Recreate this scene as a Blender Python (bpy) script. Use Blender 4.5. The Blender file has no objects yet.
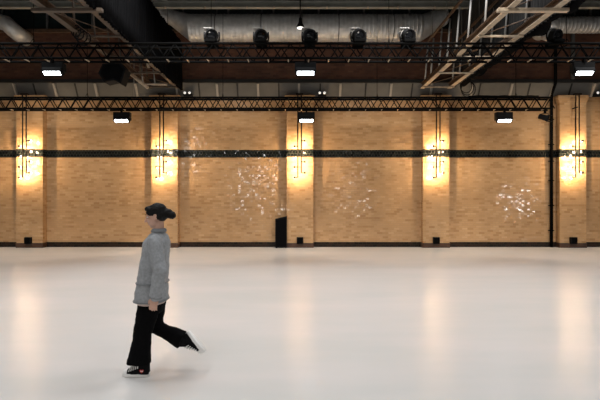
import bpy, bmesh, math, random
from mathutils import Vector, Matrix
random.seed(7)
S = bpy.context.scene
C = S.collection
PI = math.pi
F = 467.0            # focal length in pixels for a 600 px wide frame
CZ = 1.70            # camera height
YW = 16.90           # brick wall face
YP = 16.63           # pillar face
def P(px, py, Y):    # photograph pixel at depth Y -> point of the hall
    return Vector(((px-300)/F*Y, Y, CZ+(200-py)/F*Y))

# ------------------------------------------------------------------ materials
def new_mat(name):
    m = bpy.data.materials.new(name); m.use_nodes = True
    nt = m.node_tree
    return m, nt, nt.nodes['Principled BSDF']
def setin(b, **k):
    for n, v in k.items():
        n = n.replace('_', ' ')
        if n in b.inputs:
            b.inputs[n].default_value = v
def simple(name, col, rough=0.5, metal=0.0, noise=0.0, nscale=20, bump=0.0, spec=0.5):
    m, nt, b = new_mat(name)
    setin(b, Base_Color=(*col, 1), Roughness=rough, Metallic=metal, Specular_IOR_Level=spec)
    if noise or bump:
        tc = nt.nodes.new('ShaderNodeTexCoord')
        n = nt.nodes.new('ShaderNodeTexNoise'); n.inputs['Scale'].default_value = nscale; n.inputs['Detail'].default_value = 4
        nt.links.new(tc.outputs['Object'], n.inputs['Vector'])
        if noise:
            r = nt.nodes.new('ShaderNodeValToRGB')
            lo = [max(0, c*(1-noise)) for c in col]; hi = [min(1, c*(1+noise)) for c in col]
            r.color_ramp.elements[0].position = .3; r.color_ramp.elements[0].color = (*lo, 1)
            r.color_ramp.elements[1].position = .7; r.color_ramp.elements[1].color = (*hi, 1)
            nt.links.new(n.outputs['Fac'], r.inputs['Fac']); nt.links.new(r.outputs['Color'], b.inputs['Base Color'])
        if bump:
            bp = nt.nodes.new('ShaderNodeBump'); bp.inputs['Strength'].default_value = bump; bp.inputs['Distance'].default_value = .01
            nt.links.new(n.outputs['Fac'], bp.inputs['Height']); nt.links.new(bp.outputs['Normal'], b.inputs['Normal'])
    return m
def emit(name, col, st):
    m, nt, b = new_mat(name)
    setin(b, Base_Color=(.9, .9, .9, 1), Emission_Color=(*col, 1), Emission_Strength=st)
    return m
def brick(name, ramp, mortar, bw=.205, bh=.077, mw=.04, mh=.11, rough=.2, tilt=.03, wave=.02, mottle=.25, spec=.5, soft=0.0):
    """glazed bricks in running bond, every brick with its own tone and its own slight tilt"""
    m, nt, b = new_mat(name)
    N, L = nt.nodes, nt.links
    def mth(op, a, b2=None, c=None):
        n = N.new('ShaderNodeMath'); n.operation = op
        for i, v in enumerate((a, b2, c)):
            if v is None: continue
            if isinstance(v, (int, float)): n.inputs[i].default_value = v
            else: L.new(v, n.inputs[i])
        return n.outputs[0]
    g = N.new('ShaderNodeNewGeometry')
    sp = N.new('ShaderNodeSeparateXYZ'); L.new(g.outputs['Position'], sp.inputs[0])
    u = mth('ADD', sp.outputs[0], sp.outputs[1]); v = mth('DIVIDE', sp.outputs[2], bh)
    row = mth('FLOOR', v)
    uu = mth('ADD', mth('DIVIDE', u, bw), mth('MULTIPLY', row, .5))
    col = mth('FLOOR', uu)
    fu = mth('FRACT', uu); fv = mth('FRACT', v)
    mort = mth('MAXIMUM', mth('LESS_THAN', fu, mw), mth('LESS_THAN', fv, mh))
    cb = N.new('ShaderNodeCombineXYZ'); L.new(col, cb.inputs[0]); L.new(row, cb.inputs[1])
    wn = N.new('ShaderNodeTexWhiteNoise'); wn.noise_dimensions = '3D'; L.new(cb.outputs[0], wn.inputs['Vector'])
    cr = N.new('ShaderNodeValToRGB'); e = cr.color_ramp.elements
    e[0].position = 0; e[0].color = (*ramp[0], 1); e[1].position = 1; e[1].color = (*ramp[-1], 1)
    for i, c in enumerate(ramp[1:-1]):
        x = e.new((i+1)/(len(ramp)-1)); x.color = (*c, 1)
    L.new(wn.outputs['Value'], cr.inputs['Fac'])
    nz = N.new('ShaderNodeTexNoise'); nz.inputs['Scale'].default_value = .9; nz.inputs['Detail'].default_value = 6
    L.new(g.outputs['Position'], nz.inputs['Vector'])
    mo = N.new('ShaderNodeMapRange'); mo.inputs[1].default_value = .3; mo.inputs[2].default_value = .7
    mo.inputs[3].default_value = 1-mottle; mo.inputs[4].default_value = 1+mottle*.5
    L.new(nz.outputs['Fac'], mo.inputs[0])
    mx = N.new('ShaderNodeMixRGB'); mx.blend_type = 'MULTIPLY'; mx.inputs[0].default_value = 1
    L.new(cr.outputs['Color'], mx.inputs[1]); L.new(mo.outputs[0], mx.inputs[2])
    m2 = N.new('ShaderNodeMixRGB'); L.new(mort, m2.inputs[0]); L.new(mx.outputs[0], m2.inputs[1]); m2.inputs[2].default_value = (*mortar, 1)
    L.new(m2.outputs[0], b.inputs['Base Color'])
    rg = mth('MULTIPLY_ADD', mort, .8-rough, rough)
    L.new(rg, b.inputs['Roughness'])
    # tilt of each brick + gentle waviness of the glaze
    vs = N.new('ShaderNodeVectorMath'); vs.operation = 'SUBTRACT'; cb2 = N.new('ShaderNodeCombineXYZ'); L.new(mth('FLOOR', mth('MULTIPLY', uu, 2)), cb2.inputs[0]); L.new(row, cb2.inputs[1]); cb2.inputs[2].default_value = 3.7
    wn2 = N.new('ShaderNodeTexWhiteNoise'); wn2.noise_dimensions = '3D'; L.new(cb2.outputs[0], wn2.inputs['Vector'])
    L.new(wn2.outputs['Color'], vs.inputs[0]); vs.inputs[1].default_value = (.5, .5, .5)
    sc = N.new('ShaderNodeVectorMath'); sc.operation = 'SCALE'; L.new(vs.outputs[0], sc.inputs[0]); sc.inputs['Scale'].default_value = tilt*2
    n2 = N.new('ShaderNodeTexNoise'); n2.inputs['Scale'].default_value = 55; n2.inputs['Detail'].default_value = 2
    L.new(g.outputs['Position'], n2.inputs['Vector'])
    v2 = N.new('ShaderNodeVectorMath'); v2.operation = 'SUBTRACT'; L.new(n2.outputs['Color'], v2.inputs[0]); v2.inputs[1].default_value = (.5, .5, .5)
    s2 = N.new('ShaderNodeVectorMath'); s2.operation = 'SCALE'; L.new(v2.outputs[0], s2.inputs[0]); s2.inputs['Scale'].default_value = wave*2
    ad = N.new('ShaderNodeVectorMath'); ad.operation = 'ADD'; L.new(sc.outputs[0], ad.inputs[0]); L.new(s2.outputs[0], ad.inputs[1])
    a3 = N.new('ShaderNodeVectorMath'); a3.operation = 'ADD'; L.new(ad.outputs[0], a3.inputs[0]); L.new(g.outputs['Normal'], a3.inputs[1])
    nn = N.new('ShaderNodeVectorMath'); nn.operation = 'NORMALIZE'; L.new(a3.outputs[0], nn.inputs[0])
    L.new(nn.outputs[0], b.inputs['Normal'])
    setin(b, Specular_IOR_Level=spec)
    return m
def floor_material():
    m, nt, b = new_mat('polished_floor')
    N, L = nt.nodes, nt.links
    g = N.new('ShaderNodeNewGeometry')
    mp = N.new('ShaderNodeMapping'); mp.inputs['Scale'].default_value = (.25, .8, 1); L.new(g.outputs['Position'], mp.inputs['Vector'])
    n = N.new('ShaderNodeTexNoise'); n.inputs['Scale'].default_value = 1.3; n.inputs['Detail'].default_value = 3; n.inputs['Roughness'].default_value = .6
    L.new(mp.outputs[0], n.inputs['Vector'])
    r = N.new('ShaderNodeValToRGB')
    r.color_ramp.interpolation = 'EASE'; r.color_ramp.elements[0].position = .15; r.color_ramp.elements[0].color = (.56, .56, .535, 1)
    r.color_ramp.elements[1].position = .85; r.color_ramp.elements[1].color = (.67, .628, .603, 1)
    L.new(n.outputs['Fac'], r.inputs['Fac'])
    # small scuffs
    k = N.new('ShaderNodeTexNoise'); k.inputs['Scale'].default_value = 5; k.inputs['Detail'].default_value = 3
    L.new(g.outputs['Position'], k.inputs['Vector'])
    kr = N.new('ShaderNodeValToRGB'); kr.color_ramp.elements[0].position = .78; kr.color_ramp.elements[0].color = (0, 0, 0, 1)
    kr.color_ramp.elements[1].position = .9; kr.color_ramp.elements[1].color = (.5, .5, .5, 1)
    L.new(k.outputs['Fac'], kr.inputs['Fac'])
    mx = N.new('ShaderNodeMixRGB'); L.new(kr.outputs['Color'], mx.inputs[0]); L.new(r.outputs['Color'], mx.inputs[1]); mx.inputs[2].default_value = (.30, .27, .24, 1)
    L.new(mx.outputs[0], b.inputs['Base Color'])
    rr = N.new('ShaderNodeMapRange'); rr.inputs[1].default_value = .0; rr.inputs[2].default_value = 1.0; rr.inputs[3].default_value = .27; rr.inputs[4].default_value = .285
    L.new(n.outputs['Fac'], rr.inputs[0]); L.new(rr.outputs[0], b.inputs['Roughness'])
    return m
M = {}
M['brick'] = brick('glazed_tan_brick', [(.41, .235, .108), (.49, .297, .146), (.525, .325, .164), (.51, .31, .155), (.57, .365, .193)], (.41, .255, .136), rough=.12, tilt=.042, wave=.035, mottle=.14, spec=.42)
M['brick_dark'] = brick('red_brown_brick', [(.085, .030, .014), (.14, .052, .024), (.115, .042, .02), (.17, .070, .034)], (.085, .05, .035), rough=.7, tilt=.02, mottle=.5)
M['tile'] = brick('black_glazed_tile', [(.003, .004, .004), (.006, .009, .008), (.014, .018, .016), (.004, .005, .005)], (.022, .02, .017), bw=.11, bh=.0907, mw=.1, mh=.1, rough=.12, tilt=.05, wave=.03, mottle=.2)
M['base_tile'] = brick('dark_base_tile', [(.005, .0045, .004), (.014, .010, .008), (.03, .015, .01), (.007, .006, .005)], (.04, .028, .02), bw=.15, bh=.09, mw=.1, mh=.12, rough=.35, tilt=.03, mottle=.2, spec=.2)
M['base_red'] = brick('red_brown_base_tile', [(.06, .026, .015), (.085, .038, .022), (.045, .02, .013)], (.07, .05, .038), bw=.225, bh=.077, mw=.06, mh=.12, rough=.3, tilt=.03, mottle=.2)
M['floor'] = floor_material()
M['black'] = simple('black_metal', (.0025, .0025, .0025), .7, .0, spec=.04)
M['matt'] = simple('matt_black', (.005, .005, .0055), .85, spec=.2)
M['rod'] = simple('dark_bronze_rod', (.012, .008, .005), .6, .0, spec=.15)
M['alu'] = simple('aluminium', (.26, .25, .23), .5, .4, noise=.15, nscale=6)
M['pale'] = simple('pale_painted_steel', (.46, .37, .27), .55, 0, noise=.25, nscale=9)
M['shaded'] = simple('shade_toned_steel', (.07, .05, .035), .6, 0, noise=.4, nscale=5)  # left catwalk steel, its shade put into the base colour
M['brown'] = simple('brown_steel', (.085, .048, .026), .6, 0, noise=.3, nscale=7)
M['galv'] = simple('galvanised_steel', (.58, .575, .555), .42, .45, noise=.18, nscale=5)
M['post'] = simple('galvanised_post', (.48, .47, .45), .5, .2)
M['girder'] = simple('grey_green_steel', (.22, .22, .19), .55, 0, noise=.2, nscale=3)
M['panel'] = simple('grey_panel', (.115, .11, .10), .7, 0, noise=.12, nscale=2)
M['batten'] = simple('pale_batten', (.34, .31, .27), .6)
M['joist'] = simple('black_steel_joist', (.012, .011, .010), .6)
M['glassdark'] = simple('dark_clerestory_glass', (.010, .018, .018), .25)
M['mullion'] = simple('grey_mullion', (.09, .09, .085), .6)
M['drape'] = simple('black_serge', (.003, .003, .0035), .95, bump=.2, nscale=40, spec=.05)
M['drape2'] = simple('charcoal_serge', (.03, .029, .028), .95, bump=.2, nscale=40)
M['ceil'] = simple('dark_ceiling', (.02, .02, .021), .9)
M['sidewall'] = simple('dark_painted_wall', (.10, .085, .07), .8, noise=.2, nscale=1)
M['led'] = emit('white_led', (.93, .97, 1.0), 14)
M['led_small'] = emit('small_white_led', (1, .97, .92), .45)
M['bulb'] = emit('warm_bulb', (1.0, .71, .41), 340)
M['lampwhite'] = emit('pendant_glow', (1, .95, .88), 1.2)
M['grey_body'] = simple('grey_lamp_housing', (.45, .44, .42), .5)
M['lens'] = simple('dark_lens', (.008, .009, .011), .08)
M['skin'] = simple('skin', (.56, .33, .24), .5, noise=.06, nscale=14)
M['hair'] = simple('black_hair', (.004, .003, .0025), .65, bump=.3, nscale=60, spec=.2)
M['jacket'] = simple('grey_wool_jacket', (.29, .30, .31), .9, noise=.14, nscale=40, bump=.25)
M['seam'] = simple('grey_jacket_seam', (.20, .208, .216), .9)
M['shirt'] = simple('pale_pink_shirt', (.55, .43, .38), .9)
M['trouser'] = simple('black_trousers', (.003, .003, .0033), .95, bump=.25, nscale=30, spec=.08)
M['canvas'] = simple('black_canvas', (.005, .005, .0055), .9, bump=.2, nscale=150, spec=.15)
M['rubber'] = simple('white_rubber', (.82, .80, .77), .5)
M['lace'] = simple('white_lace', (.75, .73, .70), .8)
M['red'] = simple('red_print', (.55, .035, .03), .6)
M['eye'] = simple('eye_white', (.75, .72, .68), .3)
M['iris'] = simple('dark_iris', (.02, .012, .008), .2)
M['lip'] = simple('lip', (.42, .17, .14), .5)

# ------------------------------------------------------------------ mesh helpers
class MB:
    def __init__(s): s.bm = bmesh.new()
    def box(s, c, d, rot=None, bev=0):
        m = Matrix.Translation(Vector(c)) @ (rot.to_4x4() if rot else Matrix()) @ Matrix.Diagonal((*d, 1))
        r = bmesh.ops.create_cube(s.bm, size=1, matrix=m)
        if bev:
            es = list({e for v in r['verts'] for e in v.link_edges})
            bmesh.ops.bevel(s.bm, geom=es, offset=bev, segments=2, profile=.5, affect='EDGES')
        return s
    def rings(s, rs, cap=True):
        V = [[s.bm.verts.new(p) for p in r] for r in rs]
        n = len(V[0])
        for a, b in zip(V, V[1:]):
            for i in range(n):
                s.bm.faces.new((a[i], a[(i+1) % n], b[(i+1) % n], b[i]))
        if cap:
            s.bm.faces.new(list(reversed(V[0]))); s.bm.faces.new(V[-1])
        return s
    def tube(s, pts, r, n=8, cap=True):
        pts = [Vector(p) for p in pts]
        rad = r if isinstance(r, (list, tuple)) else [r]*len(pts)
        rs = []; prev = None
        for i, p in enumerate(pts):
            t = (pts[min(i+1, len(pts)-1)]-pts[max(i-1, 0)]).normalized()
            if prev is None:
                a = Vector((0, 0, 1)) if abs(t.z) < .9 else Vector((1, 0, 0))
                u = t.cross(a).normalized()
            else:
                u = (prev-t*prev.dot(t)).normalized()
            prev = u; w = t.cross(u)
            rs.append([p+(u*math.cos(2*PI*k/n)+w*math.sin(2*PI*k/n))*rad[i] for k in range(n)])
        return s.rings(rs, cap)
    def lathe(s, prof, axis=(0, 0, 1), o=(0, 0, 0), n=20, cap=True):
        """prof: (distance along axis, radius)"""
        ax = Vector(axis).normalized(); a = Vector((0, 0, 1)) if abs(ax.z) < .9 else Vector((1, 0, 0))
        u = ax.cross(a).normalized(); w = ax.cross(u); o = Vector(o)
        return s.rings([[o+ax*d+(u*math.cos(2*PI*k/n)+w*math.sin(2*PI*k/n))*max(r, 1e-4) for k in range(n)] for d, r in prof], cap)
    def ball(s, c, r, sub=2):
        d = r if isinstance(r, (list, tuple)) else (r, r, r)
        bmesh.ops.create_icosphere(s.bm, subdivisions=sub, radius=1, matrix=Matrix.Translation(Vector(c)) @ Matrix.Diagonal((*d, 1)))
        return s
    def ballm(s, m, sub=2):
        bmesh.ops.create_icosphere(s.bm, subdivisions=sub, radius=1, matrix=m); return s
    def poly(s, pts, ext):
        """closed outline pts extruded by the vector ext"""
        e = Vector(ext); return s.rings([[Vector(p) for p in pts], [Vector(p)+e for p in pts]])
    def build(s, name, mat, parent=None, smooth=False, loc=None):
        bm = s.bm
        bmesh.ops.recalc_face_normals(bm, faces=bm.faces)
        me = bpy.data.meshes.new(name); bm.to_mesh(me); bm.free()
        if smooth: me.polygons.foreach_set('use_smooth', [True]*len(me.polygons))
        me.materials.append(mat)
        o = bpy.data.objects.new(name, me); C.objects.link(o)
        if parent: o.parent = parent
        if loc is not None: o.location = loc
        return o
def tag(o, label, cat, group=None, kind=None):
    o['label'] = label; o['category'] = cat
    if group: o['group'] = group
    if kind: o['kind'] = kind
    return o
def struct(o):
    o['kind'] = 'structure'; return o
def empty(name, loc, label, cat, group=None):
    o = bpy.data.objects.new(name, None); C.objects.link(o); o.location = loc; o.empty_display_size = .1
    return tag(o, label, cat, group)
def dup(root, loc, label, rotz=None):
    r = root.copy(); C.objects.link(r); r.location = loc; r['label'] = label
    if rotz is not None: r.rotation_euler.z = rotz
    def rec(a, b):
        for ch in list(a.children):
            c = ch.copy(); C.objects.link(c); c.parent = b; rec(ch, c)
    rec(root, r)
    return r
def bake(o, mods):
    """apply modifiers to the mesh: ('R', voxel) remesh, ('S', n) smooth, ('D', strength, scale) wrinkles"""
    for k in mods:
        if k[0] == 'R':
            md = o.modifiers.new('r', 'REMESH'); md.mode = 'VOXEL'; md.voxel_size = k[1]; md.use_smooth_shade = True
        elif k[0] == 'S':
            md = o.modifiers.new('s', 'SMOOTH'); md.iterations = k[1]; md.factor = .5
        elif k[0] == 'D':
            t = bpy.data.textures.new('wrinkle', 'CLOUDS'); t.noise_scale = k[2]
            md = o.modifiers.new('d', 'DISPLACE'); md.texture = t; md.strength = k[1]; md.mid_level = .5
    bpy.context.view_layer.update()
    dg = bpy.context.evaluated_depsgraph_get()
    me = bpy.data.meshes.new_from_object(o.evaluated_get(dg))
    me.polygons.foreach_set('use_smooth', [True]*len(me.polygons))
    o.modifiers.clear(); o.data = me
    return o

# ------------------------------------------------------------------ room shell
XR, YB, ZC = 14.5, -8.0, 9.8
struct(MB().box((0, (YB+YW)/2, -.1), (2*XR+.4, YW-YB+.8, .2)).build('floor', M['floor']))
struct(MB().box((0, (YB+YW)/2, ZC+.1), (2*XR+.4, YW-YB+.8, .2)).build('ceiling', M['ceil']))
struct(MB().box((0, YW+.15, 5.43/2), (2*XR, .3, 5.43)).build('wall_back', M['brick']))
struct(MB().box((-XR-.1, (YB+YW)/2, ZC/2), (.2, YW-YB+.6, ZC)).build('wall_left', M['sidewall']))
struct(MB().box((XR+.1, (YB+YW)/2, ZC/2), (.2, YW-YB+.6, ZC)).build('wall_right', M['sidewall']))
struct(MB().box((0, YB-.1, ZC/2), (2*XR, .2, ZC)).build('wall_front', M['sidewall']))
YU = 16.65
# upper wall: red brown brick, dark glazing over it
struct(MB().box((0, YU+.2, (5.87+7.67)/2), (2*XR, .4, 7.67-5.87)).build('wall_back_upper', M['brick_dark']))
# sloping grey panel between tan wall and upper wall
pp = [(-XR, YW+.3, 5.43), (-XR, YW, 5.43), (-XR, YU, 5.87), (-XR, YW+.3, 5.87)]
w = struct(MB().poly(pp, (2*XR, 0, 0)).build('trim_1', M['panel']))
nrm = Vector((0, -.44, -.25)).normalized()
def on_panel(px, t):    # point on sloping panel, t 0 bottom .. 1 top
    Y = YW+(YU-YW)*t
    return Vector(((px-300)/F*YW, Y, 5.43+.44*t))
for px in (18, 57.5, 98, 138, 178, 218, 258.5, 299, 340, 390, 430, 470, 509, 550, 590, 622, -22):
    a, b2 = on_panel(px, .02), on_panel(px, .98)
    mid = (a+b2)/2+nrm*.03; d = (b2-a); q = Vector((0, 0, 1)).rotation_difference(d.normalized()).to_matrix()
    MB().box(mid, (.075, .06, d.length), q).build('batten', M['batten'], w)
for px in (37, 78, 200, 238, 279, 320, 365, 411, 478, 527, 568):
    a, b2 = on_panel(px, .02), on_panel(px, .98)
    mid = (a+b2)/2+nrm*.01; d = (b2-a); q = Vector((0, 0, 1)).rotation_difference(d.normalized()).to_matrix()
    MB().box(mid, (.05, .02, d.length), q).build('panel_seam', M['joist'], w)
struct(MB().box((0, YU-.03, 5.93), (2*XR, .08, .12)).build('trim_2', M['joist']))
struct(MB().box((0, YU-.02, 7.72), (2*XR, .10, .12)).build('trim_3', M['brown']))
win = struct(MB().box((0, YU+.2, (7.78+ZC)/2), (2*XR, .2, ZC-7.78)).build('window_1', M['glassdark']))
for k in range(-8, 9):
    MB().box((k*1.62-.95, YU+.08, (7.78+ZC)/2), (.07, .06, ZC-7.78)).build('mullion', M['mullion'], win)
# black tile band and dark base, and the five pillars
SP = 4.857
band0, band1 = 3.235, 3.507
struct(MB().box((0, YW-.004, (band0+band1)/2), (2*XR, .016, band1-band0)).build('trim_4', M['tile']))
struct(MB().box((0, YW-.01, .09), (2*XR, .03, .18)).build('baseboard_back', M['base_tile']))
PW = .94
PX = [(p-300)/F*YP for p in (29.6, 164.4, 300, 436.2, 573.0)]
for x in PX:
    q = MB().box((x, (YP+YW)/2+.01, 5.15/2), (PW, YW-YP+.02, 5.15))
    q.rings([[(x+sx*hw, y, z) for sx, y in ((-1, YP-dy), (1, YP-dy), (1, YW+.01), (-1, YW+.01))]
             for z, hw, dy in ((5.15, PW/2, 0), (5.32, PW/2+.07, .03), (5.43, PW/2+.07, .03))])
    pl = struct(q.build('brick_pillar', M['brick']))
    q = MB().box((x, YP-.004, (band0+band1)/2), (PW+.012, .016, band1-band0))
    for s in (-1, 1): q.box((x+s*(PW/2), (YP+YW)/2-.006, (band0+band1)/2), (.012, YW-YP-.012, band1-band0))
    q.build('tile_band', M['tile'], pl)
    q = MB().box((x, YP-.012, .085), (PW+.03, .03, .17))
    for s in (-1, 1): q.box((x+s*(PW/2+.006), (YP+YW)/2-.012, .085), (.02, YW-YP-.03, .17))
    q.build('pillar_base', M['base_red'], pl)

# ------------------------------------------------------------------ wall lamps on the pillars
def make_sconce(x, label):
    r = empty('wall_lamp', (x, 0, 0), label, 'wall lamp', 'eight-bulb rod lamps on the brick pillars')
    YR = YP-.29
    def q(px, py): v = P(px, py, YR); return v
    xa, xb = q(297.8, 0).x, q(301.4, 0).x
    ztop = 5.38; za, zb = q(0, 177.5).z, q(0, 172.8).z
    MB().tube([(xa, YR, ztop), (xa, YR, za), ], .021).build('rod', M['rod'], r, True)
    MB().tube([(xb, YR, ztop), (xb, YR, zb), ], .021).build('rod', M['rod'], r, True)
    MB().box(((xa+xb)/2, YR, 5.40), (.26, .10, .06), bev=.01).build('ceiling_bracket', M['rod'], r)
    MB().box(((xa+xb)/2, (YR+YP)/2+.0, 4.95), (.05, YP-YR+.01, .03)).build('wall_bracket', M['rod'], r)
    MB().box(((xa+xb)/2, YR, q(0, 167).z), (abs(xb-xa), .02, .02)).build('cross_bar', M['rod'], r)
    for side, ys in ((1, (140.8, 151.2, 161.8, 172.8)), (-1, (146.2, 156.2, 167, 177.5))):
        x0 = xb if side > 0 else xa
        for py in ys:
            z = q(0, py).z; x1 = x0+side*.115
            MB().tube([(x0, YR, z), (x1, YR, z)], .017).build('arm', M['rod'], r, True)
            sk = MB().lathe([(-.045, .012), (-.04, .034), (.02, .040), (.025, .026)], (0, 1, 0), (x1, YR, z), 12).build('socket', M['rod'], r, True)
            MB().ball((x1, YR+.058, z), .034).build('bulb', M['bulb'], sk, True)
    return r
sc0 = make_sconce(PX[0], 'leftmost lit rod lamp, on the pillar near the left edge of the photo')
for k, lb in ((-1, 'lit rod lamp on the pillar directly above the walking person'),
              (0, 'lit rod lamp on the middle pillar, the one beside the tall black speaker'),
              (1, 'lit rod lamp on the second pillar from the right'),
              (2, 'rightmost of the five lit rod lamps, on the pillar beside the black drain pipe')):
    dup(sc0, (PX[k+2], 0, 0), lb)

# outlet boxes at the feet of pillars
ob = empty('floor_outlet_box', (0, 0, 0), 'x', 'outlet box', 'black outlet boxes at the pillar feet')
MB().box((0, -.06, 0), (.23, .12, .24), bev=.012).build('housing', M['matt'], ob)
MB().box((0, -.123, .0), (.19, .008, .19), bev=.003).build('cover_plate', M['black'], ob)
MB().box((0, -.128, -.06), (.10, .01, .015)).build('latch', M['black'], ob)
for i, (px, lb) in enumerate(((28.5, 'small black outlet box at the foot of the leftmost pillar'),
                              (300, 'small black outlet box at the foot of the middle pillar beside the tall speaker'),
                              (436, 'small black outlet box at the foot of the second pillar from the right'),
                              (573, 'small black outlet box at the foot of the rightmost pillar'))):
    v = P(px, 240.5, YP-.03); v.y = YP
    if i == 0: ob.location = v; ob['label'] = lb
    else: dup(ob, v, lb)

# tall black speaker with sloping top beside the middle pillar
r = empty('column_speaker', (P(281.2, 0, YW-.25).x, YW-.05, 0), 'tall black speaker with sloping top standing on the floor beside the middle pillar', 'speaker')
hw = .205
MB().poly([(-hw, 0, .02), (hw, 0, .02), (hw, 0, 1.125), (-hw, 0, 1.03)], (0, -.36, 0)).build('cabinet', M['matt'], r)
MB().poly([(-hw+.025, -.36, .06), (hw-.025, -.36, .06), (hw-.025, -.36, 1.075), (-hw+.025, -.36, .99)], (0, -.015, 0)).build('grille', M['drape'], r)
MB().box((hw-.02, -.20, .6), (.03, .16, .03)).build('side_handle', M['black'], r)
for sx in (-1, 1): MB().box((sx*(hw-.04), -.18, .01), (.05, .3, .02)).build('foot', M['black'], r)

# black drain pipe beside the right pillar
r = empty('drain_pipe', (P(551.6, 0, YW-.08).x, YW-.08, 0), 'tall black drain pipe running up the wall beside the rightmost pillar', 'pipe')
MB().tube([(0, 0, .0), (0, 0, 5.5), (0, -.26, 5.85), (0, -.26, 7.9)], .052, 12).build('pipe_body', M['black'], r, True)
for z in (.6, 1.5, 2.4, 3.1, 3.7, 4.6):
    q = MB(); q.lathe([(-.02, .052), (-.02, .066), (.02, .066), (.02, .052)], (0, 0, 1), (0, 0, z), 14)
    q.box((-.075, .03, z), (.05, .06, .03)); q.box((.075, .03, z), (.05, .06, .03)); q.build('pipe_clip', M['black'], r)

# ------------------------------------------------------------------ lattice trusses
def truss(name, x0, x1, Y, zb, zt, dep, pitch, label, rungs, rod_mat, rc=.026, hang=(), wall=False):
    r = empty(name, (0, Y, zb), label, 'truss')
    H = zt-zb
    for y in (0, dep):
        for z in (0, H):
            MB().tube([(x0, y, z), (x1, y, z)], rc).build('chord', M['black'], r, True)
    n = round((x1-x0)/pitch)
    for y in (0, dep):
        q = MB()
        off = 0 if y == 0 else .5
        for i in range(n):
            xa = x0+i*pitch; xm = xa+pitch/2
            if y == 0: q.tube([(xa, y, 0), (xm, y, H)], .016, 6); q.tube([(xm, y, H), (xa+pitch, y, 0)], .016, 6)
            else: q.tube([(xa, y, H), (xm, y, 0)], .016, 6); q.tube([(xm, y, 0), (xa+pitch, y, H)], .016, 6)
        q.build('web_lacing', M['black'], r, True)
    k = 0
    for px in rungs:
        x = (px-300)/F*Y
        if x0 < x < x1:
            MB().tube([(x, .0, -.0), (x, dep, -.0)], .017, 6).build('cross_bar', M['pale'], r, True)
    for i in range(0, n+1, 2):
        MB().tube([(x0+i*pitch, 0, H), (x0+i*pitch, dep, H)], .012, 6).build('top_cross_bar', M['black'], r, True)
    for x in hang:
        if wall:
            MB().tube([(x, dep, H), (x, YU-Y-.06, 5.93-zb)], .02, 8).build('wall_bracket', M['black'], r, True); continue
        MB().tube([(x, dep/2, H), (x, dep/2, ZC-zb)], .008, 6).build('hanging_cable', M['black'], r, True)
        q = MB().tube([(x, 0, H), (x, dep/2, H+.18), (x, dep, H)], .008, 6); q.build('sling', M['black'], r, True)
    return r
Y1, D1 = 11.4, .33
z1b, z1t = CZ+142/F*Y1, CZ+156.5/F*Y1
truss('lighting_truss', -10.34, 10.34, Y1, z1b, z1t, D1, .47,
      'long black box truss hung highest and nearest, in front of the silver duct', [165.5+20.45*i for i in range(-9, 22)], M['pale'], rc=.031,
      hang=(-6.6, -2.2, 2.2, 6.6))
Y2, D2 = 15.0, .30
z2b, z2t = CZ+91.5/F*Y2, CZ+102.5/F*Y2
truss('lighting_truss', -12.4, (552.5-300)/F*Y2, Y2, z2b, z2t, D2, .42,
      'long black box truss just in front of the tan wall top, over the pillars', [8+16.3*i for i in range(-3, 34)], M['pale'], rc=.032,
      hang=(-11, -6.9, -2.5, 2.5, 7.0))
# cable bundle lying along the rear truss
q = MB()
x0 = (470-300)/F*Y2
for j in range(4):
    pts = [(x0+.12*i, Y2+.1+.03*j, z2t+.045+.012*j+.02*math.sin(i*.9+j*1.7)) for i in range(0, 20)]
    q.tube(pts, .018, 6)
tag(q.build('cable_bundle', M['matt'], None, True), 'black cable bundle lying on the rear truss right of the pale catwalk', 'cable')
# ------------------------------------------------------------------ flood lamps
def make_flood(name, label, group, wd, hd, strength_mat):
    """LED flood: housing under a yoke and clamp; origin at the truss chord it hangs from"""
    r = empty(name, (0, 0, 0), label, 'flood lamp', group)
    MB().box((0, 0, -.0), (.05, .09, .10), bev=.006).build('clamp', M['black'], r)
    MB().tube([(0, 0, -.04), (0, 0, -.12)], .016).build('stem', M['black'], r, True)
    q = MB().box((0, 0, -.125), (wd+.05, .05, .012))
    for s in (-1, 1): q.box((s*(wd/2+.02), .0, -.125-hd*.4), (.012, .05, hd*.8))
    q.build('yoke', M['black'], r)
    nrm = Vector((0, -.62, -.78)).normalized()
    rot = Vector((0, 0, 1)).rotation_difference(-nrm).to_matrix()
    c = Vector((0, .02, -.13-hd*.55))
    hs = MB().box(c, (wd+.02, .19, .13), rot, bev=.012).build('housing', M['matt'], r)
    MB().box((0, .07, -.055-hd*.42), (wd+.06, .20, .05+hd*.84), bev=.012).build('driver_box', M['matt'], r)
    q = MB()
    for i in range(-5, 6): q.box(c-nrm*.085+Vector((i*wd/11, 0, 0)), (.008, .2, .05), rot)
    q.build('cooling_fins', M['black'], hs)
    MB().box(c+nrm*.068, (wd-.06, .105, .012), rot, bev=.003).build('led_panel', strength_mat, r)
    return r
g1 = 'white LED floods under the nearest truss'
zc1 = z1b-.031-.052
def fx(px, Y): return (px-300)/F*Y
f1 = make_flood('hanging_flood_lamp', 'lit flood lamp at the left end of the nearest truss', g1, .46, .20, M['led'])
f1.location = (fx(52.5, Y1), Y1, zc1)
dup(f1, (fx(305.5, Y1), Y1, zc1), 'lit flood lamp at the centre of the nearest truss, above the middle pillar')
dup(f1, (fx(584, Y1), Y1, zc1), 'lit flood lamp at the right end of the nearest truss')
zc2 = z2b-.032-.052
g2 = 'smaller LED floods under the rear truss'
f2 = make_flood('hanging_flood_lamp', 'small lit flood lamp under the rear truss left of the walking person', g2, .47, .24, M['led'])
f2.location = (fx(121.5, Y2), Y2, zc2)
dup(f2, (fx(306.5, Y2), Y2, zc2), 'small lit flood lamp under the rear truss at the middle pillar')
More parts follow.
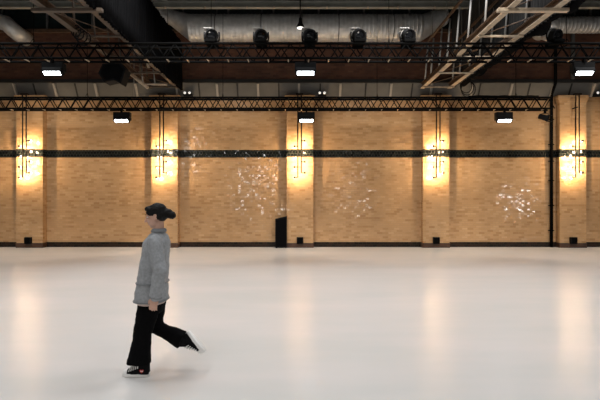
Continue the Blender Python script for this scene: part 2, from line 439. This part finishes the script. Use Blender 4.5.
dup(f2, (fx(504.5, Y2), Y2, zc2), 'small lit flood lamp under the rear truss left of the drain pipe')
def glint_lamp(x, y, z, power, tx, ty, tz, size=(.46, .2), col=(.95, .97, 1.0), spread=2.6):  # unseen area light without a fixture, added for brick glints
    d = bpy.data.lights.new('glint_light', 'AREA'); d.energy = power; d.color = col
    d.shape = 'RECTANGLE'; d.size, d.size_y = size; d.spread = spread
    o = bpy.data.objects.new('glint_light', d); C.objects.link(o); o.location = (x, y, z)
    o.rotation_euler = (Vector((tx, ty, tz))-Vector((x, y, z))).to_track_quat('-Z', 'Y').to_euler()
    return o

# ------------------------------------------------------------------ moving heads standing on the nearest truss
def make_head():
    r = empty('moving_head_light', (0, 0, 0), 'x', 'stage light', 'round stage lights standing on the nearest truss')
    MB().box((0, 0, .04), (.30, .48, .08), bev=.015).build('base', M['black'], r)
    q = MB()
    q.tube([(-.19, .0, .08), (-.205, .02, .2), (-.20, .03, .34)], .022, 8)
    q.tube([(.19, .0, .08), (.20, .02, .2), (.19, .03, .34)], .022, 8)
    q.box((0, 0, .09), (.40, .07, .03)); q.build('yoke', M['matt'], r, True)
    ax = Vector((.32, -.86, -.30)).normalized(); o = Vector((-.03, .04, .25))
    hd = MB().lathe([(-.30, .05), (-.29, .12), (-.10, .165), (.0, .17)], ax, o, 24).build('head', M['grey_body'], r, True)
    MB().lathe([(.0, .172), (.17, .172), (.18, .165), (.18, .145), (.15, .14)], ax, o, 24).build('lens_hood', M['matt'], r, True)
    MB().lathe([(.0, .14), (.01, .135), (.035, .07), (.04, .001)], ax, o+ax*.135, 24).build('lens', M['lens'], hd, True)
    MB().box((-.10, .05, .43), (.24, .2, .02), bev=.005).build('top_plate', M['grey_body'], r)
    q = MB().tube([(-.2, .03, .34), (-.2, .03, .44), (-.1, .05, .44)], .02, 8); q.build('top_bracket', M['grey_body'], r, True)
    return r
mh = make_head(); mh.scale = (.92, .92, .92)
for i, (px, lb) in enumerate(((210.5, 'leftmost round stage light on the nearest truss, below the tapered duct end'),
                              (260.5, 'round stage light on the nearest truss, next left of the bell pendant'),
                              (310, 'round stage light on the nearest truss, behind the bell pendant on its right'),
                              (359.5, 'second round stage light right of the bell pendant'),
                              (409.5, 'round stage light beside the pale catwalk, under the right end of the large duct'),
                              (558.5, 'rightmost round stage light, in front of the small right duct'))):
    v = Vector((fx(px, Y1), Y1+D1/2, z1t+.031))
    if i == 0: mh.location = v; mh['label'] = lb
    else: dup(mh, v, lb)
# small black spot on the rear truss
r = empty('spot_lamp', (fx(545, Y2), Y2, zc2-.012), 'small black unlit spot lamp at the right end of the rear truss', 'spot lamp')
MB().box((0, 0, -.0), (.05, .08, .12)).build('clamp', M['black'], r)
MB().tube([(-.10, 0, -.20), (-.10, 0, -.06), (.10, 0, -.06), (.10, 0, -.20)], .012, 6).build('yoke', M['black'], r)
ax = Vector((.75, -.55, -.35)).normalized()
MB().lathe([(-.20, .05), (-.18, .085), (.02, .09), (.10, .11), (.10, .10), (.06, .09)], ax, (0, 0, -.20), 16).build('can', M['matt'], r, True)
MB().lathe([(0, .09), (.01, .001)], ax, Vector((0, 0, -.20))+ax*.055, 16).build('lens', M['grey_body'], r, True)
q = MB(); a = Vector((0, 0, -.20))+ax*.12
q.box(a+Vector((.02, -.02, -.09)), (.16, .12, .008)); q.box(a+Vector((.02, -.02, .1)), (.16, .12, .008)); q.build('barn_door', M['black'], r)

# twin emergency lamps on the panel
def make_emergency():
    r = empty('emergency_lamp', (0, 0, 0), 'x', 'emergency lamp', 'twin emergency lamps on the grey panel')
    MB().box((0, .09, .0), (.30, .18, .10), bev=.01).build('housing', M['matt'], r)
    for s in (-1, 1):
        h = MB().lathe([(-.05, .02), (-.04, .05), (.03, .055)], (0, -1, -.1), (s*.085, -.02, .06), 14).build('lamp_head', M['matt'], r, True)
        MB().lathe([(0, .046), (.01, .03)], (0, -1, -.1), (s*.085, -.052, .057), 14).build('lamp_glass', M['led_small'], h, True)
    return r
em = make_emergency()
for i, (px, lb) in enumerate(((188, 'black twin emergency lamp above the rear truss between drape and duct end'),
                              (322, 'black twin emergency lamp above the rear truss just right of the middle pillar'),
                              (598, 'black twin emergency lamp at the right edge of the photo'))):
    v = Vector((fx(px, YW-.15), YW-.23, 5.46))
    if i == 0: em.location = v; em['label'] = lb
    else: dup(em, v, lb)

# ------------------------------------------------------------------ ducts
def spiral(q, x0, x1, y, z, r, pitch=.132):
    prof = []; x = x0
    while x < x1-1e-6:
        e = min(x+pitch, x1)
        prof += [(x, r), (x+.008, r+.009), (x+.022, r+.009), (x+.03, r), (e-.001, r)]
        x = e
    return q.lathe([(a-x0, b) for a, b in prof], (1, 0, 0), (x0, y, z), 40)
YD = 15.95
zD = CZ+(200-28)/F*YD; rD = .45
xl, xr = fx(190, YD), fx(421, YD)
r = empty('ventilation_duct', (0, 0, 0), 'large silver spiral duct with tapered ends across the centre', 'duct')
spiral(MB(), xl, xr, YD, zD, rD).build('duct_body', M['galv'], r, True)
def ring(c, rr, ax, n=40):
    ax = Vector(ax).normalized(); u = ax.cross(Vector((0, 1, 0))).normalized(); w = ax.cross(u)
    return [Vector(c)+(u*math.cos(2*PI*k/n)+w*math.sin(2*PI*k/n))*rr for k in range(n)]
zs = CZ+(200-17)/F*YD
MB().rings([ring((xl, YD, zD), rD, (1, 0, 0)), ring((fx(170, YD), YD, zs), .27, (1, 0, 0))]).build('reducer', M['galv'], r)
MB().rings([ring((xr, YD, zD), rD, (1, 0, 0)), ring((fx(446, YD), YD, zD+.42), .28, (1, 0, .2))]).build('reducer', M['galv'], r)
xe = fx(170, YD)
q = MB(); pts = [(xe-.35*math.sin(t)-.0, YD, zs+.38-.38*math.cos(t)) for t in [i*PI/2/8 for i in range(9)]]
q.tube([(xe+.02, YD, zs)]+pts+[(xe-.35, YD, ZC)], .255, 24); q.build('elbow', M['galv'], r, True)
for px in (217, 262, 302, 338, 392):
    x = fx(px, YD); 
    q = MB().tube([(x, YD-.01, zD+rD), (x, YD-.01, ZC)], .008, 6)
    q.lathe([(-.015, rD+.003), (-.015, rD+.013), (.015, rD+.013), (.015, rD+.003)], (1, 0, 0), (x, YD, zD), 32, cap=False)
    q.build('hanger', M['mullion'], r)
zs2 = CZ+(200-25)/F*YD
r = empty('ventilation_duct', (0, 0, 0), 'smaller silver duct at the top right behind the rightmost stage light', 'duct')
xa = fx(556, YD)
spiral(MB(), xa, 12.2, YD, zs2, .27).build('duct_body', M['galv'], r, True)
MB().tube([(xa+.02, YD, zs2), (xa-.12, YD+.0, zs2-.01), (xa-.22, YD+.12, zs2-.03), (xa-.26, YD+.35, zs2-.04), (xa-.26, YU-.02, zs2-.04)], .26, 24).build('elbow', M['galv'], r, True)
for px in (575, 640):
    x = fx(px, YD); q = MB().tube([(x, YD, zs2+.27), (x, YD, ZC)], .008, 6); q.build('hanger', M['mullion'], r)
r = empty('ventilation_duct', (0, 0, 0), 'short bent silver duct in the far upper left corner', 'duct')
q = MB(); c = P(2, 22, YD)
q.tube([(c.x-2.5, YD, c.z+.05), (c.x-.2, YD, c.z+.05), (c.x+.15, YD, c.z-.05), (c.x+.35, YD+.05, c.z-.25), (c.x+.42, YD+.2, c.z-.33), (c.x+.42, YU, c.z-.33)], .26, 24)
q.build('elbow', M['galv'], r, True)
for dx in (-2.0, -.6):
    MB().tube([(c.x+dx, YD, c.z+.3), (c.x+dx, YD, ZC)], .008, 6).build('hanger', M['mullion'], r)
# duct bracket post under right duct
x = fx(571.5, YU); tag(MB().box((x, YU-.08, (5.99+7.6)/2), (.09, .12, 1.61), bev=.006).build('steel_post', M['mullion']), 'dark grey steel post on the red brick below the small right duct', 'post')

# pale steel beam at the very top
yb = 14.6; zt, zb = CZ+199.5/F*yb, CZ+193.5/F*yb
r = empty('steel_beam', (0, yb, 0), 'pale steel beam crossing the very top above the large duct', 'beam')
q = MB().box((0, .1, (zt+zb)/2), (2*XR-.02, .012, zt-zb)); q.box((0, .1, zt), (2*XR-.02, .16, .018)); q.box((0, .1, zb), (2*XR-.02, .16, .018)); q.build('girder', M['girder'], r)
for px in (165, 205, 247, 274, 327, 368, 398, 435):
    MB().box((fx(px, yb), .03, zb-.02), (.05, .05, .07)).build('beam_clip', M['pale'], r)
for x in (-13, -6.5, 0.9, 6.5, 13): MB().tube([(x, .1, zt), (x, .1, ZC)], .02, 8).build('hanger', M['mullion'], r, True)

# bell pendant
yp = 14.3; v = P(300.3, 27.8, yp)
r = empty('pendant_lamp', v, 'small black bell pendant lamp hanging in front of the large duct', 'pendant lamp')
MB().lathe([(0, .125), (.012, .125), (.05, .115), (.13, .07), (.18, .05), (.30, .042), (.32, .015)], (0, 0, 1), (0, 0, 0), 24).build('lamp_shade', M['matt'], r, True)
MB().lathe([(-.03, .03), (-.02, .09), (.004, .112)], (0, 0, 1), (0, 0, 0), 24).build('diffuser', M['lampwhite'], r, True)
MB().tube([(0, 0, .31), (0, 0, ZC-v.z)], .02, 8).build('stem', M['matt'], r, True)

# ------------------------------------------------------------------ catwalks and drapes (running away from the camera)
ZK = CZ+3.93
XI, XO = 4.31, 5.26
def catwalk(sg, label, mats):
    r = empty('catwalk_frame', (0, 0, ZK), label, 'catwalk')
    Ya, Yb = 5.9, 16.45
    for x, nm in ((XI, 'chord'), (XO, 'chord')):
        c = MB().box((sg*x, (Ya+Yb)/2, .006), (.14, Yb-Ya, .014)).build(nm, M[mats[0]], r)
        MB().box((sg*x, (Ya+Yb)/2, .09), (.02, Yb-Ya, .155)).build('web_plate', M['brown'], c)
        MB().box((sg*x, (Ya+Yb)/2, .17), (.14, Yb-Ya, .012)).build('top_flange', M['brown'], c)
    for y in (16.1, 14.34, 12.73, 11.12, 9.6, 8.0):
        MB().box((sg*(XI+XO)/2, y, -.03), ((XO-XI+.5, .11, .07) if y == 9.6 else (XO-XI+.12, .05, .045)), bev=.006).build('rung', M[mats[1]], r)
    for x in (XI, XO):
        MB().box((sg*x, (Ya+Yb)/2, 1.40), (.06, Yb-Ya, .07), bev=.01).build('guard_rail', M['brown'], r)
    for y in (16.1, 15.4, 14.5, 13.7, 12.9, 12.0, 10.9, 9.7, 8.6, 7.5):
        for x in (XI, XO):
            MB().tube([(sg*x, y, .17), (sg*(x+.10), y, 1.40)], .026, 8).build('post', M['post' if sg > 0 else 'shaded'], r, True)
    for y in (15.2, 13.7, 10.9, 8.6): 
        for x in (XI, XO): MB().tube([(sg*x, y, 1.43), (sg*x, y, ZC-ZK)], .012, 6).build('hanger_rod', M['mullion'], r, True)
    q = MB()
    for i in range(5):
        y = 16.1-1.6*i
        q.tube([(sg*XI, y, .03), (sg*XO, y-1.6, .03)], .012, 6)
    q.build('diagonal_brace', M['brown'], r, True)
    return r
catwalk(-1, 'pale steel catwalk frame hung at upper left beside the black drape', ('shaded', 'shaded'))
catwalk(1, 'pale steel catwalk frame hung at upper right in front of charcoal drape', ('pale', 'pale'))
def drape(x, y0, y1, z0, z1, mat, label):
    q = MB(); n = int((y1-y0)/.03); a = []; b = []
    rows = [z0, z0+.4, (z0+z1)/2, z1]
    ring_f = lambda off: [[Vector((x+off+.05*math.sin(j*.03/.14*2*PI/1.0)*(1-.3*k/3)+.015*math.sin(j*.31+k), y0+j*.03, z)) for j in range(n+1)] for k, z in enumerate(rows)]
    A, B = ring_f(0), ring_f(.012)
    rs = [A[k]+list(reversed(B[k])) for k in range(len(rows))]
    return tag(q.rings(rs).build('stage_drape', mat, None, True), label, 'drape')
drape(-XI+.12, 6.5, 16.55, 5.585, 7.25, M['drape'], 'long black pleated drape hanging along the left catwalk at upper left')
drape(XO+.11, 6.5, 16.5, ZK+.01, ZK+3.4, M['drape2'], 'tall charcoal pleated drape hanging along the right catwalk')
q = MB(); pts = []; rr_ = []
for i in range(40):
    y = 9.0+i*7.3/39
    pts.append((XO+.42+.03*math.sin(i*1.3), y, ZK+.18+.05*math.sin(i*.9+1))); rr_.append(.13+.035*math.sin(i*1.9)+.02*math.sin(i*.7))
tag(q.tube(pts, rr_, 12).build('rolled_drape', M['drape'], None, True), 'black rolled-up cloth tied along the outer side of the right catwalk', 'drape')
# cable loops on the catwalks
def coil(c, rr, n, label, drop=0):
    q = MB()
    for j in range(n):
        pts = []
        for i in range(17):
            t = 2*PI*i/16
            pts.append(Vector(c)+Vector((rr*(1+.12*j)*math.cos(t)+.05*j, .03*j, rr*(1.2+.1*j)*math.sin(t)-.05*j)))
        q.tube(pts, .014, 6)
    if drop: q.tube([Vector(c)+Vector((0, 0, -rr)), Vector(c)+Vector((.05, 0, -rr-drop*.4)), Vector(c)+Vector((-.04, 0, -rr-drop*.7)), Vector(c)+Vector((.08, 0, -rr-drop))], .012, 6)
    return tag(q.build('hanging_cable_coil', M['matt'], None, True), label, 'cable')
v = P(76, 31, 10.9); coil(v, .11, 4, 'black cable loops hanging on the left catwalk near the drape', .35)
v = P(466, 86, 16.2); coil(v, .20, 3, 'black cable loops hanging at the lower end of the right catwalk')
# dark loudspeaker hanging at left behind the nearest truss
v = P(113, 73, 13.2)
r = empty('hanging_loudspeaker', v, 'dark angular loudspeaker hanging under the nearest truss left of the drape', 'speaker')
MB().poly([(-.42, 0, .0), (-.30, 0, .26), (.2, 0, .30), (.36, 0, .1), (.22, 0, -.30), (.02, 0, -.2), (-.25, 0, -.26)], (0, .4, 0)).build('cabinet', M['matt'], r)
MB().poly([(-.36, 0, .0), (-.27, 0, .22), (.17, 0, .25), (.30, 0, .08), (.19, 0, -.24), (.02, 0, -.15), (-.21, 0, -.21)], (0, -.015, 0)).build('grille', M['drape'], r)
for s in (-.2, .15): MB().tube([(s, .2, .27), (s, .2, ZC-v.z)], .008, 6).build('hanging_wire', M['black'], r, True)
# lower drop frame at left, beyond catwalk end (pale tubes)
r = empty('drop_frame', (0, 0, 0), 'small pale tube frame hanging under the left catwalk end beside the drape', 'frame')
yq = 15.15
def T(pts, rad, nm='tube', m='alu'): MB().tube([P(a, b2, yq) for a, b2 in pts], rad, 8).build(nm, M[m], r, True)
T([(134, 72.5), (160, 72.5)], .03, 'rail', 'pale'); T([(142, 84), (167, 84.5)], .03, 'rail', 'pale')
T([(141, 62), (143, 84)], .028, 'upright'); T([(153, 66), (155, 84)], .024, 'upright'); T([(146, 60), (149, 68)], .04, 'upright', 'pale')
T([(134, -52), (134, 98)], .010, 'wire'); T([(146, -52), (146, 61)], .010, 'wire'); T([(128, 72), (148, 88)], .05, 'brace', 'pale')
T([(155, -52), (155, 66)], .010, 'wire')

# ------------------------------------------------------------------ the walking person
YQ = 4.51
def Q(px, py, dy=0.0):
    return Vector(((px-300)/F*YQ, YQ+dy, CZ+(200-py)/F*YQ))
K = YQ/F
def chain(q, pts, rad, n=14):
    """limb: tapered tube with rounded joints"""
    for i in range(len(pts)-1):
        a, b2 = Vector(pts[i]), Vector(pts[i+1])
        q.lathe([(0, rad[i]), ((b2-a).length, rad[i+1])], b2-a, a, n)
    for p, r_ in zip(pts, rad): q.ball(p, r_, 2)
def loft(q, rows, n=24, p=2.4):
    """rows: (px centre, py, half width px, half depth m, y offset)"""
    rs = []
    for cx, py, hx, hy, dy in rows:
        c = Q(cx, py, dy); r_ = []
        for k in range(n):
            t = 2*PI*k/n; ct, st = math.cos(t), math.sin(t)
            r_.append(c+Vector((math.copysign(abs(ct)**(2/p), ct)*hx*K, math.copysign(abs(st)**(2/p), st)*hy, 0)))
        rs.append(r_)
    q.rings(rs)
# ---- body: one continuous skin surface
HC = Q(153.8, 216.0)                       # middle of the head
HR = Matrix.Rotation(math.radians(-14), 4, 'Y')   # nods down towards -X
def Hm(x, y, z): return HC+(HR @ Vector((x, y, z)))
def hball(q, x, y, z, rx, ry, rz, sub=3):
    q.ballm(Matrix.Translation(Hm(x, y, z)) @ HR @ Matrix.Diagonal((rx, ry, rz, 1)), sub)
q = MB()
hball(q, .010, 0, .025, .093, .073, .083)          # cranium
hball(q, -.030, 0, -.035, .060, .058, .078)        # face
hball(q, -.058, 0, -.088, .027, .030, .022)        # chin
for s in (-1, 1):
    hball(q, -.020, s*.034, -.070, .052, .024, .030)  # jaw
    hball(q, -.066, s*.034, -.022, .022, .022, .018)  # cheekbone
    hball(q, -.070, s*.030, .022, .020, .026, .008)   # brow
    hball(q, .012, s*.074, -.012, .017, .007, .030)   # ear
    hball(q, .020, s*.078, .000, .010, .006, .016)
    hball(q, -.092, s*.010, -.040, .011, .008, .008)  # nostril wing
chain(q, [Hm(-.084, 0, .014), Hm(-.112, 0, -.028)], [.010, .0145]); hball(q, -.114, 0, -.032, .014, .012, .011)
hball(q, -.084, 0, -.060, .010, .022, .006); hball(q, -.080, 0, -.070, .011, .019, .007)
chain(q, [Q(158.5, 240), Q(156.5, 233), Q(156, 222)], [.062, .052, .052])
loft(q, [(156, 237, 6, .10, 0), (155, 243, 9, .15, 0), (152.5, 262, 11, .14, 0), (151, 280, 10.5, .12, 0), (150.5, 292, 11, .145, 0), (150.5, 303, 10, .14, 0)])
LS, LE, LWr = Q(157, 241, -.165), Q(165, 268, -.225), Q(160.5, 293, -.225)
RS, RE, RW = Q(155, 241, .165), Q(147, 269, .215), Q(136.5, 292, .18)
chain(q, [LS, LE, LWr], [.050, .038, .026]); chain(q, [RS, RE, RW], [.050, .038, .026])
LK, LA = Q(143.5, 331, -.085), Q(145, 366.5, -.08)
RK, RA = Q(150, 331, .085), Q(178, 344.5, .08)
chain(q, [Q(151, 294, -.08), LK, LA], [.085, .055, .036]); chain(q, [Q(151.5, 294, .08), RK, RA], [.085, .055, .036])
def hand(q, w, d, side, pn):
    """w wrist, d pointing direction, side: thumb direction, pn: palm normal (fingers curl towards it)"""
    d = Vector(d).normalized(); s = Vector(side); s = (s-d*s.dot(d)).normalized(); p = d.cross(s)
    if p.dot(Vector(pn)) < 0: p = -p
    m = Matrix((s, p, d)).transposed().to_4x4()
    q.ballm(Matrix.Translation(w+d*.045) @ m @ Matrix.Diagonal((.040, .017, .052, 1)), 3)
    chain(q, [w, w+d*.03], [.025, .024])
    for i, (o, l) in enumerate(((.030, .070), (.011, .080), (-.009, .074), (-.028, .058))):
        a = w+d*.078+s*o; dd = (d+s*o*2.2).normalized()
        b1 = a+(dd*.95+p*.30).normalized()*l*.45; b2 = b1+(dd*.75+p*.66).normalized()*l*.32; b3 = b2+(dd*.45+p*.9).normalized()*l*.25
        chain(q, [a-dd*.03, a, b1, b2, b3], [.010, .0095, .0088, .0082, .007], 10)
    t0 = w+d*.022+s*.026; t1 = t0+(d*.7+s*.6+p*.3).normalized()*.036; t2 = t1+(d*.95+s*.15+p*.3).normalized()*.028
    chain(q, [t0, t1, t2], [.014, .0115, .009], 10)
hand(q, LWr+Vector((-.004, 0, -.012)), (-.22, 0, -1), (-1, 0, 0), (0, 1, 0))
hand(q, RW+Vector((-.004, 0, -.010)), (-.35, -.05, -1), (-1, 0, 0), (0, -1, 0))
body = q.build('person', M['skin'])
bake(body, [('R', .005), ('S', 2)])
tag(body, 'person in grey jacket and wide black trousers walking left across the pale floor', 'person')
# face pieces
for s in (-1, 1):
    e = MB(); e.ballm(Matrix.Translation(Hm(-.074, s*.031, .004)) @ HR @ Matrix.Diagonal((.011, .014, .009, 1)), 2); eo = e.build('eye', M['eye'], body, True)
    e = MB(); e.ballm(Matrix.Translation(Hm(-.083, s*.031, .003)) @ HR @ Matrix.Diagonal((.004, .006, .006, 1)), 2); e.build('iris', M['iris'], eo, True)
    e = MB(); e.tube([Hm(-.088, s*.014, .026), Hm(-.090, s*.030, .032), Hm(-.078, s*.048, .028)], .0042, 8); e.build('eyebrow', M['hair'], body, True)
e = MB(); e.ballm(Matrix.Translation(Hm(-.091, 0, -.0605)) @ HR @ Matrix.Diagonal((.006, .019, .0045, 1)), 2); e.ballm(Matrix.Translation(Hm(-.088, 0, -.069)) @ HR @ Matrix.Diagonal((.006, .016, .0055, 1)), 2)
e.build('lips', M['lip'], body, True)
# hair gathered in a low knot at the back
q = MB()
hball(q, .020, 0, .040, .096, .083, .082)
hball(q, .050, 0, .005, .070, .078, .075)
hball(q, -.045, 0, .085, .050, .058, .026)
for s in (-1, 1):
    hball(q, -.020, s*.062, .045, .052, .018, .040)
    hball(q, .040, s*.066, -.010, .034, .016, .040)
q.ball(Q(165, 213.5), (.055, .055, .048), 3); q.ball(Q(169.5, 215.5), (.042, .046, .040), 3)
hair = q.build('hair', M['hair'], body); bake(hair, [('R', .007), ('S', 4), ('D', .012, .02)])
# clothes
q = MB()
loft(q, [(150, 286, 11, .155, 0), (149.5, 300, 13.2, .175, 0), (149.3, 304.6, 13.4, .178, 0)])
bake(q.build('shirt', M['shirt'], body), [('R', .008), ('S', 3), ('D', .012, .06)])
q = MB()
loft(q, [(156.8, 230.5, 6.2, .064, 0), (156.2, 233.5, 7.2, .078, 0), (156, 237, 9.5, .125, 0), (155.2, 242, 11.8, .168, 0), (153.6, 252, 13, .185, 0), (152, 266, 13.6, .185, 0),
         (150.6, 282, 14.4, .19, 0), (149.6, 294, 15.4, .198, 0), (149.2, 301.5, 16, .202, 0)])
chain(q, [LS, LE, LWr], [.073, .066, .056]); chain(q, [RS, RE, RW], [.073, .066, .056])
q.lathe([(-.03, .058), (.012, .060)], LWr-LE, LWr, 20); q.lathe([(-.03, .058), (.012, .060)], RW-RE, RW, 20)
jk = q.build('jacket', M['jacket'], body); bake(jk, [('R', .0075), ('S', 6), ('D', .030, .11)])
q = MB(); loft(q, [(157, 228.8, 6.6, .070, 0), (156.4, 232.5, 8.0, .086, 0)]); bake(q.build('collar', M['seam'], jk), [('R', .006), ('S', 3)])
for w_, e_ in ((LWr, LE), (RW, RE)):
    d = (w_-e_).normalized(); q = MB(); q.lathe([(-.012, .058), (.022, .060)], d, w_, 20); bake(q.build('cuff', M['seam'], jk), [('R', .006), ('S', 2)])
for k, (py, hx, hy, cx) in enumerate(((283, 14.9, .196, 150.5), (301, 16.3, .206, 149.2))):
    pts = []; c = Q(cx, py)
    for i in range(33):
        t = 2*PI*i/32; ct, st = math.cos(t), math.sin(t)
        pts.append(c+Vector((math.copysign(abs(ct)**(2/2.4), ct)*hx*K, math.copysign(abs(st)**(2/2.4), st)*hy, 0)))
    q = MB(); q.tube(pts, .0065, 8, cap=False); q.build('hem_seam', M['seam'], jk, True)
q = MB()
loft(q, [(151, 286, 10.5, .15, 0), (150.5, 296, 11.5, .165, 0), (150.2, 306, 11.2, .165, 0), (149.8, 314, 9.5, .155, 0)])
loft(q, [(150, 298, 11, .090, -.082), (148.6, 308, 11, .094, -.082), (145.6, 322, 10, .088, -.084), (142.6, 335, 9, .082, -.085), (140.6, 350, 10, .086, -.085), (139.3, 358, 11.4, .088, -.083), (139.0, 363.5, 11.8, .090, -.082)])
chain(q, [Q(152, 298, .082), RK], [.098, .078])
d = (RA-RK).normalized(); L_ = (RA-RK).length
q.lathe([(-.01, .074), (L_*.4, .070), (L_*.75, .082), (L_*1.02, .094)], d, RK, 22)
q.ball(RK, .078, 3)
tr = q.build('trousers', M['trouser'], body); bake(tr, [('R', .0075), ('S', 5), ('D', .022, .10)])
for (a, k_) in ((LA, LK), (RA, RK)):
    q = MB(); q.lathe([(-.06, .040), (0, .047), (.13, .052)], k_-a, a, 16); q.ball(a, .046, 2)
    q.build('sock', M['canvas'], body, True)
# shoes: toe at -X, heel at +X, sole bottom at z = 0
def make_shoe(loc, roty, mirror):
    sh = bpy.data.objects.new('shoe', None); C.objects.link(sh); sh.parent = body; sh.location = loc; sh.rotation_euler = (0, roty, 0)
    def outline(z, grow=0, sc=1.0):
        pts = []
        for k in range(28):
            t = 2*PI*k/28; x = math.cos(t); y = math.sin(t)
            wx = .040+.010*(-x) if x < .3 else .036
            pts.append(Vector((-.125+(.130+grow)*math.copysign(abs(x)**.8, x), (wx+grow)*math.copysign(abs(y)**.8, y)*sc, z)))
        return pts
    MB().rings([outline(0, .0), outline(.006, .004), outline(.026, .004), outline(.034, .001)]).build('sole', M['rubber'], sh, True)
    def sec(x, w, h, zb=.03):
        return [Vector((x, w*math.cos(t)*(1 if math.sin(t) < .3 else .9), zb+max(0, math.sin(t))*h-(0 if math.sin(t) > 0 else .004))) for t in [2*PI*k/20 for k in range(20)]]
    up = MB().rings([sec(-.246, .018, .018), sec(-.235, .032, .032), sec(-.20, .042, .043), (sec(-.165, .044, .056)), sec(-.13, .043, .078), sec(-.095, .040, .105),
                     sec(-.062, .040, .145), sec(-.02, .037, .150), sec(.000, .028, .145)]).build('upper', M['canvas'], sh, True)
    MB().rings([sec(-.2535, .012, .014), sec(-.248, .027, .028), sec(-.235, .0365, .036), sec(-.213, .043, .042), sec(-.206, .0432, .0425)]).build('toe_cap', M['rubber'], sh, True)
    for i in range(5):
        x = -.185+.021*i; h = .05+.0155*i*.95
        q = MB(); 
        q.tube([(x-.002, -.043+.001*i, .03+h*.50), (x+.003, -.036, .03+h*.82), (x+.006, -.018, .033+h*1.0), (x+.008, 0, .034+h*1.03), (x+.006, .018, .033+h*1.0), (x+.003, .036, .03+h*.82)], .0052, 6)
        q.build('lace', M['lace'], sh, True)
    # printed heart with two white patches on the outer side
    o = Vector((-.062, mirror*-.0395, .062)); n = Vector((0, mirror*-1, 0))
    hp = []
    for k in range(28):
        t = 2*PI*k/28; hp.append(o+Vector((16*math.sin(t)**3*.00125, 0, (13*math.cos(t)-5*math.cos(2*t)-2*math.cos(3*t)-math.cos(4*t))*.00125)))
    em_ = MB().poly(hp, n*.003).build('heart_print', M['red'], sh)
    q = MB()
    for dx in (-.006, .008): q.ball(o+n*.003+Vector((dx, 0, -.001)), (.0055, .0015, .0065), 2)
    q.build('white_patch', M['rubber'], em_)
    MB().box((.004, 0, .030), (.004, .03, .02)).build('heel_label', M['rubber'], sh)
    return sh
s1 = make_shoe(Q(149.7, 376, -.085)+Vector((0, 0, .0)), 0, 1)
s1.location.z = 0.0
body.location = (-.003, .085, 0)
s2 = make_shoe((0, 0, 0), 0, -1)
# trailing foot: heel up, toes down behind
ang = math.radians(-130)
s2.rotation_euler = (0, ang, 0)
an = Matrix.Rotation(ang, 3, 'Y') @ Vector((-.045, 0, .10))
s2.location = RA+d*.03-an

# ------------------------------------------------------------------ light
# unseen spots added overhead to brighten the open floor
for x in (-9, -3, 3, 9):
    for y, pw in ((-3.0, 440), (1.5, 470), (6.0, 610), (10.5, 1050)):
        d_ = bpy.data.lights.new('floor_fill', 'SPOT'); d_.energy = pw; d_.spot_size = math.radians(112); d_.spot_blend = .9
        d_.shadow_soft_size = .9; d_.color = (.975, .985, 1)
        o = bpy.data.objects.new('floor_fill', d_); C.objects.link(o); o.location = (x, y, 8.6)
for x in (-9, -3, 3, 9):     # unseen fill spots added to lift the tan wall
    d_ = bpy.data.lights.new('wall_fill', 'SPOT'); d_.energy = 1600; d_.spot_size = math.radians(44); d_.spot_blend = .45
    d_.shadow_soft_size = .6; d_.color = (1, .93, .84)
    o = bpy.data.objects.new('wall_fill', d_); C.objects.link(o); o.location = (x, 7.0, 8.6)
    o.rotation_euler = (Vector((x, YW, .8))-Vector((x, 7.0, 8.6))).to_track_quat('-Z', 'Y').to_euler()
# out-of-frame lights added so the glazed bricks catch glints
for (x, y, z, e, sz) in ((-3.4, -4.5, 2.9, 19, .5), (4.2, -4.5, 2.5, 11, .45), (11.9, 8.4, 1.75, 9, .36), (-9.0, -2, 5.2, 11, .45)):
    glint_lamp(x, y, z, e, x*.55, YW, 2.0, (sz, sz), (1, .97, .93), 1.6)
W = bpy.data.worlds.new('hall_air'); S.world = W; W.use_nodes = True
W.node_tree.nodes['Background'].inputs[0].default_value = (.5, .5, .52, 1); W.node_tree.nodes['Background'].inputs[1].default_value = .02

# ------------------------------------------------------------------ camera
cd = bpy.data.cameras.new('camera'); cam = bpy.data.objects.new('camera', cd); C.objects.link(cam)
cd.sensor_width = 36; cd.lens = 36*F/600; cam.location = (0, 0, CZ); cam.rotation_euler = (PI/2, 0, 0); cd.clip_end = 200
S.camera = cam
S.view_settings.view_transform = 'Standard'; S.view_settings.look = 'None'
S.view_settings.exposure = 0.3; S.view_settings.gamma = 1; S.view_settings.use_curve_mapping = False
S.cycles.use_denoising = True
S.cycles.max_bounces = 8; S.cycles.diffuse_bounces = 5; S.cycles.caustics_reflective = False; S.cycles.caustics_refractive = False
